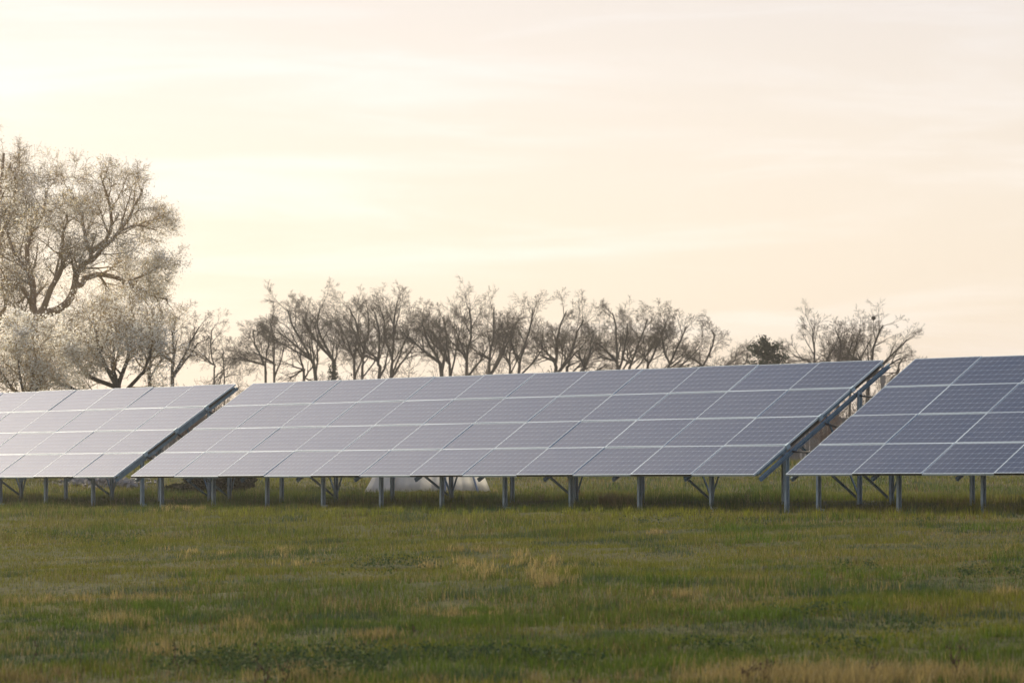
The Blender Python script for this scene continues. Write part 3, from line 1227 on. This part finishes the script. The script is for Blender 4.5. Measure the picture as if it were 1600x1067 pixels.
tb = tpt(660, 0)
root = empty('canvas_tent', tb)
tag(root, 'white canvas tent standing on the grass behind the middle table', 'tent')
H = 2.2
def cloth(name, quad, nx_, nz_, fold, seed, parent):
    """a hanging canvas sheet between four corners (bottom l, bottom r, top r, top l) with vertical folds"""
    a, b, c, d = quad
    nn = (b - a).cross(d - a).normalized()
    vs, fs = [], []
    for j in range(nz_ + 1):
        for i in range(nx_ + 1):
            u, v = i / nx_, j / nz_
            p = a.lerp(b, u).lerp(d.lerp(c, u), v)
            p = p + nn * (fold * (vnoise(u * 9, v * .7, 1.0, seed) - .5) * (1.2 - v))
            p.z -= 0.03 * float(vnoise(u * 14, 0, 1.0, seed + 1)) * (1 - v)
            vs.append(tuple(p - tb))
    for j in range(nz_):
        for i in range(nx_):
            k = j * (nx_ + 1) + i
            fs.append((k, k + 1, k + nx_ + 2, k + nx_ + 1))
    me = bpy.data.meshes.new(name)
    me.from_pydata(vs, [], fs)
    me.polygons.foreach_set('use_smooth', [True] * len(fs))
    me.materials.append(M['canvas'])
    me.update()
    o = link_mesh(name, me, parent)
    md = o.modifiers.new('thick', 'SOLIDIFY')
    md.thickness = .012
    return o


cloth('end_flap', (tpt(563, 0, 1.0), tpt(607, 0, -.6), tpt(640, H, .9), tpt(628, H, 1.2)), 26, 8, .28, 5, root)
cloth('side_wall', (tpt(612, .10, -.3), tpt(694, .14, -.1), tpt(694, H, .9), tpt(640, H, .9)), 30, 8, .14, 6, root)
cloth('side_wall', (tpt(698, .14, -.1), tpt(747, .14, -.1), tpt(712, H, .9), tpt(696, H, .9)), 20, 8, .12, 7, root)
cloth('end_flap', (tpt(748, .14, -.1), tpt(768, .12, 1.6), tpt(722, H, 1.3), tpt(712, H, .9)), 16, 8, .10, 8, root)
for a, b in (((609, -.5), (641, .85)), ((696, -.13), (695, .86)), ((748, -.16), (712, .86))):
    m = MB()
    m.tube([tpt(a[0], 0, a[1] - .05), tpt(b[0], H, b[1] - .05)], .03, 6)
    m.build('pole', M['pole'], root, tb)

# rusty board leaning under the middle table
M['rust'] = noise_mat('rusty_board', (0.10, 0.030, 0.018), (0.17, 0.055, 0.03), 8, rough=.85)
Yr = 76.5
p0, p1 = px(907, 778, Yr), px(896, 757, Yr)
dd = (p1 - p0).normalized()
m = MB()
mid = (p0 + p1) / 2
sd_ = Vector((math.cos(.9), 0, math.sin(.9)))
m.box(mid, dd * 0.19, Vector((0.055, 0.05, 0.02)), Vector((0.01, -0.014, 0.0)))
o = m.build('rusty_board', M['rust'], None, mid)
tag(o, 'small rust brown board leaning behind a post of the middle table', 'board')

# grey rubble heap under the left table
M['stone'] = noise_mat('rubble_stone', (0.16, 0.16, 0.165), (0.34, 0.33, 0.33), 4, rough=.95)
m = MB()
rr_ = random.Random(77)
for k in range(420):
    x = rr_.gauss(158, 34)
    Y = 113 + rr_.gauss(0, 1.2)
    p = px(x, 700, Y)
    hump = max(0, 1 - abs(x - 158) / 80) * .25
    p.z = gz(p.x, p.y) + rr_.uniform(0, hump)
    s_ = rr_.uniform(.03, .11)
    rot = Matrix.Rotation(rr_.random() * 6, 3, Vector((rr_.random(), rr_.random(), rr_.random() + .1)).normalized())
    m.box(p, rot @ Vector((s_, 0, 0)), rot @ Vector((0, s_ * .7, 0)), rot @ Vector((0, 0, s_ * .5)))
o = m.build('rubble', M['stone'])
tag(o, 'heap of grey rubble on the grass behind the left table', 'rubble', kind='stuff')

# dark mound of brush under the left end of the middle table
bush('dark mound of brush under the left end of the middle table', 330, 738, 97, 170, 601,
     [(0.022, 0.026, 0.014), (0.034, 0.032, 0.018), (0.02, 0.03, 0.014)], cat='brush heap', name='brush_heap', n=9000, size=.06)
bush('low green hedge plant behind the left table', 95, 744, 120, 150, 602,
     [(0.06, 0.085, 0.04), (0.05, 0.07, 0.035)], cat='bush', name='low_bush', n=7000, size=.06)

# ------------------------------------------------------------------ grass
def pdist(X, Y):
    return (X - ORG.x) * back.x + (Y - ORG.y) * back.y


GREEN = np.array([0.074, 0.122, 0.012])
OLIVE = np.array([0.155, 0.166, 0.018])
STRAW = np.array([0.34, 0.27, 0.11])
BROWN = np.array([0.13, 0.080, 0.042])
BLUEG = np.array([0.040, 0.078, 0.040])


def blades(X, Y, h, w, colr, seg2, seed, lean=0.35):
    r_ = np.random.default_rng(seed)
    n = len(X)
    z = ground_z(X, Y)
    a = r_.uniform(0, 2 * math.pi, n)
    ca, sa = np.cos(a), np.sin(a)
    la = r_.uniform(0, 2 * math.pi, n)
    ll = np.abs(r_.normal(0, lean, n)) * h
    lx, ly = np.cos(la) * ll, np.sin(la) * ll
    B0 = np.stack([X - ca * w / 2, Y - sa * w / 2, z - .01], 1)
    B1 = np.stack([X + ca * w / 2, Y + sa * w / 2, z - .01], 1)
    T = np.stack([X + lx, Y + ly, z + h * np.sqrt(np.clip(1 - (ll / h) ** 2 * .5, .2, 1))], 1)
    if not seg2:
        V = np.stack([B0, B1, T], 1).reshape(-1, 3)
        Fc = [np.arange(n * 3).reshape(n, 3)]
        k = 3
    else:
        M0 = np.stack([X - ca * w * .36 + lx * .3, Y - sa * w * .36 + ly * .3, z + h * .55], 1)
        M1 = np.stack([X + ca * w * .36 + lx * .3, Y + sa * w * .36 + ly * .3, z + h * .55], 1)
        V = np.stack([B0, B1, M1, M0, T], 1).reshape(-1, 3)
        b = np.arange(n)[:, None] * 5
        Fc = [b + np.array([[0, 1, 2, 3]]), b + np.array([[3, 2, 4]])]
        k = 5
    return V, Fc, np.repeat(colr, k, 0)


def field_color(X, Y, r_, extra_green=0.0):
    n1 = fbm(X, Y, 0.16, 31, 4)       # broad patches
    n2 = fbm(X, Y, 0.9, 41, 3)
    n3 = fbm(X, Y, 0.35, 51, 3)
    rnd_ = r_.random(len(X))
    green = sstep(.42, .62, n1 * .6 + n2 * .4 + extra_green)
    c = OLIVE + (GREEN - OLIVE) * green[:, None]
    dry = (rnd_ < (0.06 + 0.26 * sstep(.5, .68, n3)))
    c = np.where(dry[:, None], STRAW * (0.6 + 0.4 * r_.random((len(X), 1))), c)
    br = (r_.random(len(X)) < 0.12 * sstep(.5, .66, fbm(X, Y, 0.5, 71, 3)))
    c = np.where(br[:, None], BROWN, c)
    bl = (r_.random(len(X)) < 0.65 * sstep(.60, .70, fbm(X, Y, 0.8, 81, 3)))
    c = np.where(bl[:, None], BLUEG, c)
    c = c * r_.uniform(.56, 1.20, (len(X), 1))
    return c, green


def zone(y0, y1, dens, h0, w, seg2, seed, name, label):
    r_ = np.random.default_rng(seed)
    half = lambda Y: 0.150 * Y + 4.5
    area = (y1 - y0) * (half(y0) + half(y1))
    n = int(area * dens)
    Y = r_.uniform(y0, y1, int(n * 1.15))
    X = r_.uniform(-1, 1, len(Y)) * half(y1)
    k = np.abs(X) < half(Y)
    X, Y = X[k], Y[k]
    # clumping
    cl = vnoise(X, Y, 3.2, seed + 1) * .6 + vnoise(X, Y, 8.0, seed + 2) * .4
    k = r_.random(len(X)) < np.clip((cl - .18) * 2.1, .12, 1)
    X, Y = X[k], Y[k]
    p = pdist(X, Y)
    under = sstep(-1.0, .6, p) * (1 - sstep(5, 9, p))
    c, green = field_color(X, Y, r_, .10 * under + .05 - .11 * sstep(36, 62, Y))
    hv = h0 * (0.28 + 1.5 * fbm(X, Y, .7, 91, 3) ** 1.5) * r_.uniform(.55, 1.45, len(X)) * (1 + .35 * green) * (1 + .55 * under)
    V, Fc, cc = blades(X, Y, hv, w * r_.uniform(.6, 1.4, len(X)), c, seg2, seed + 9)
    o = link_mesh(name, np_mesh(name, V, Fc, M['grass'], colattr=cc))
    tag(o, label, 'grass', kind='stuff')
    return len(X)


nb = 0
nb += zone(24, 38, 1500, .062, .0055, True, 1001, 'meadow_grass', 'short olive and straw coloured grass in the foreground of the meadow')
nb += zone(38, 58, 900, .066, .0075, False, 1002, 'meadow_grass', 'patchy olive green grass in the middle of the meadow')
nb += zone(58, 94, 420, .095, .011, False, 1003, 'meadow_grass', 'taller green grass round and under the solar tables')
nb += zone(94, 141, 110, .14, .024, False, 1004, 'meadow_grass', 'rough green grass behind the solar tables')

# taller dry tufts
r_ = np.random.default_rng(55)
TX, TY, TH, TC = [], [], [], []


def inv(x, y):
    """ground point seen at photo pixel (x, y)"""
    lo, hi = 22.0, 140.0
    for _ in range(40):
        Y = (lo + hi) / 2
        X = (x - CX) * Y / F
        if EYE + (HY - y) * Y / F > gz(X, Y):
            lo = Y
        else:
            hi = Y
    return (x - CX) * Y / F, Y


def tufts(x, y, wx, wy, n, per, h, c, cj=.3):
    for _ in range(n):
        X, Y = inv(x + r_.normal(0, wx), min(max(y + r_.normal(0, wy), 790), 1085))
        k = int(per * r_.uniform(.5, 1.5)) + 1
        TX.extend(X + r_.normal(0, .05, k))
        TY.extend(Y + r_.normal(0, .05, k))
        TH.extend(h * r_.uniform(.5, 1.25, k))
        TC.extend(np.array(c) * r_.uniform(1 - cj, 1 + cj, (k, 1)))


for (x, y, wx, wy, n, h) in ((680, 888, 36, 9, 9, .12), (770, 886, 32, 11, 11, .15), (845, 900, 32, 12, 12, .15), (860, 880, 26, 9, 6, .14),
                             (330, 868, 60, 9, 9, .10), (450, 866, 60, 9, 9, .10), (960, 780, 20, 6, 16, .28), (280, 797, 20, 2, 16, .12)):
    tufts(x, y, wx, wy, n, 26, h, STRAW * 1.05)
for _ in range(2):
    tufts(1330, 1064, 150, 9, 90, 26, .14, STRAW * .75)
tufts(700, 1068, 300, 8, 60, 22, .11, STRAW * .55)
tufts(60, 1062, 60, 8, 22, 22, .11, STRAW * .55)
tufts(800, 805, 500, 3, 160, 14, .16, OLIVE * 1.2)
for _ in range(46):
    tufts(r_.uniform(0, 1600), r_.uniform(815, 1060), r_.uniform(14, 50), r_.uniform(1.5, 5), int(r_.uniform(6, 20)), 16, r_.uniform(.09, .15), (STRAW * .8 if r_.random() < .45 else GREEN * 1.1))
TX, TY, TH, TC = map(np.array, (TX, TY, TH, TC))
V, Fc, cc = blades(TX, TY, TH, np.full(len(TX), .006) * np.clip(TY / 32, 1, 2), TC, True, 77, lean=.4)
o = link_mesh('dry_grass_tufts', np_mesh('dry_grass_tufts', V, Fc, M['grass'], colattr=cc))
tag(o, 'tall straw coloured tufts of dry grass scattered over the meadow', 'grass', kind='stuff')

# low leafy weeds in dark green patches
WX, WY = [], []
for (x, y, wx, wy, n) in ((330, 1040, 36, 5, 380), (440, 1040, 50, 5, 620), (545, 1030, 26, 4, 320), (520, 1052, 40, 4, 300), (690, 1026, 30, 3, 260), (760, 1030, 26, 3, 220),
                          (840, 1032, 20, 3, 160), (890, 1035, 20, 3, 160), (640, 884, 26, 3, 220), (590, 886, 26, 3, 200), (140, 848, 14, 3, 120), (212, 846, 12, 3, 120), (60, 838, 30, 2, 120),
                          (1000, 818, 10, 1.5, 90), (1180, 819, 12, 1.5, 90), (1436, 819, 8, 1.5, 60), (1515, 898, 10, 3, 120), (1590, 900, 10, 3, 90), (1315, 889, 6, 2, 60), (1360, 889, 6, 2, 60),
                          (1260, 960, 26, 3, 200), (1410, 988, 18, 2, 120), (1330, 1014, 18, 2, 120), (1120, 1018, 30, 3, 180), (1240, 790, 40, 4, 140), (250, 795, 60, 3, 160), (700, 802, 80, 3, 200), (1100, 806, 90, 3, 200)):
    for _ in range(int(n * .22)):
        X, Y = inv(x + r_.normal(0, wx * 1.3) + r_.choice([-1, 0, 1]) * wx, min(max(y + r_.normal(0, wy * 1.7), 788), 1080))
        WX.append(X)
        WY.append(Y)
WX, WY = np.array(WX), np.array(WY)
rep = 7
WX, WY = np.repeat(WX, rep) + r_.normal(0, .035, len(WX) * rep), np.repeat(WY, rep) + r_.normal(0, .035, len(WY) * rep)
P = np.stack([WX, WY, ground_z(WX, WY) + r_.uniform(.01, .11, len(WX))], 1)
o = scatter_leaves('leafy_weeds', P, .017, [(0.050, 0.090, 0.030), (0.038, 0.070, 0.030), (0.07, 0.11, 0.035), (0.085, 0.115, 0.045)], None, (0, 0, 0), r_, M['leaf'])
tag(o, 'patches of low dark green leafy weeds between the grass', 'weeds', kind='stuff')

# ------------------------------------------------------------------ dry weed stalks
M['stalk'] = noise_mat('dead_stalk', (0.045, 0.025, 0.018), (0.10, 0.055, 0.038), 20, rough=.9)
M['pale_stalk'] = noise_mat('pale_dead_stalk', (0.17, 0.115, 0.07), (0.26, 0.18, 0.115), 20, rough=.9)


def stalk(x, ytop, ybase, seed, label, branches=0, mt_='stalk', r=.004, heads=True, spread=.35, group='dead weed stalks in the foreground'):
    rnd = random.Random(seed)
    if ybase > 1066:
        Xb, Yb = inv(x, ybase)
    else:
        Xb, Yb = inv(x, ybase)
    b = Vector((Xb, Yb, gz(Xb, Yb)))
    H = EYE + (HY - ytop) * Yb / F - b.z
    root = empty('dry_stalk', b)
    tag(root, label, 'dry plant', group)
    m, hm = MB(), MB()
    n = 7
    pts = [b + Vector((rnd.gauss(0, .006) * k, rnd.gauss(0, .006) * k, H * k / n - .02)) for k in range(n + 1)]
    m.tube(pts, [r * (1 - .5 * k / n) for k in range(n + 1)], 5)
    nodes = pts[2:]
    for q in range(branches):
        k = rnd.randint(1, n - 2)
        a = rnd.random() * 6.28
        L = H * (1 - k / n) * rnd.uniform(.6, 1.05)
        d = Vector((math.cos(a) * spread, math.sin(a) * spread, 1)).normalized()
        bp = [pts[k], pts[k] + Vector((d.x * 1.6, d.y * 1.6, d.z * .8)) * L * .4, pts[k] + d * L]
        m.tube(bp, [r * .7, r * .6, r * .4], 4)
        nodes += bp[1:]
    if heads:
        for p in nodes:
            for _ in range(4):
                c = p + Vector((rnd.gauss(0, .008), rnd.gauss(0, .008), rnd.gauss(0, .014)))
                s_ = rnd.uniform(.004, .010)
                m.tube([c - UP * s_, c, c + UP * s_], [s_ * .2, s_ * .8, s_ * .2], 4)
    m.build('stem', M[mt_], root, b)
    return root


stalk(55, 990, 1052, 1, 'thin straight dark stalk at the far left of the foreground')
stalk(278, 995, 1054, 2, 'thin dark stalk left of the leafy weed patch')
stalk(400, 1000, 1063, 3, 'tallest dark stalk rising from the leafy weed patch')
stalk(444, 1030, 1070, 4, 'short dark stalk at the right of the leafy weed patch', 1)
stalk(414, 1036, 1072, 5, 'short forked stalk in the leafy weed patch', 2)
stalk(128, 1022, 1040, 6, 'short dark stump of a stalk at the left', 0)
stalk(643, 975, 988, 7, 'tiny reddish stalk in the middle of the meadow', 1)
stalk(808, 1060, 1084, 8, 'red brown seed head cut by the lower edge', 3, r=.006)
stalk(898, 1054, 1084, 9, 'upright red brown seed head cut by the lower edge, right of the middle', 2, r=.007)
stalk(1496, 1002, 1068, 10, 'branched reddish stalk at the lower right', 5, r=.005, spread=.3)
stalk(1366, 1020, 1066, 11, 'thin stalk in the straw coloured grass', 1)
stalk(1170, 1034, 1072, 12, 'bushy dark stalk at the left of the straw coloured grass', 5, spread=.6)
stalk(1192, 1026, 1072, 13, 'branched dark stalk leaning right beside the bushy one', 4, spread=.5)
GP = 'pale dry weeds under the solar tables'
stalk(843, 762, 791, 20, 'fan of pale dry stems under the middle table, left of the rusty board', 16, 'pale_stalk', .004, False, .5, GP)
stalk(955, 776, 797, 21, 'pale dry weed with tangled stems right of the rusty board', 16, 'pale_stalk', .004, False, .7, GP)
stalk(182, 768, 792, 22, 'pale brown dry weed beside the last post of the left table', 12, 'pale_stalk', .004, False, .4, GP)
stalk(1168, 764, 796, 23, 'pink brown dry weed left of the right gap', 14, 'pale_stalk', .003, False, .6, GP)
stalk(1196, 766, 798, 24, 'thin brown dry weed close to the tall post at the right gap', 12, 'pale_stalk', .003, False, .5, GP)
stalk(1575, 786, 805, 25, 'pale dry weed under the right table', 10, 'pale_stalk', .003, False, .7, GP)

# ------------------------------------------------------------------ haze
hz = MB()
zb, zt_ = float(gzv.min()) - 1.0, EYE + 26
hz.box(Vector((0, 130, (zb + zt_) / 2)), Vector((3300, 0, 0)), Vector((0, 4200, 0)), UP * ((zt_ - zb) / 2))
hm = bpy.data.materials.new('haze')
hm.use_nodes = True
N, L = hm.node_tree.nodes, hm.node_tree.links
N.clear()
pv = N.new('ShaderNodeVolumePrincipled')
pv.inputs['Color'].default_value = (0.97, 0.95, 0.93, 1)
pv.inputs['Density'].default_value = 0.00038
pv.inputs['Anisotropy'].default_value = 0.65
oo = N.new('ShaderNodeOutputMaterial')
L.new(pv.outputs[0], oo.inputs['Volume'])
HAZE = True
if HAZE:
    o = hz.build('haze', hm)
    tag(o, 'thin warm evening haze over the whole meadow', kind='stuff')
print('blades', nb)
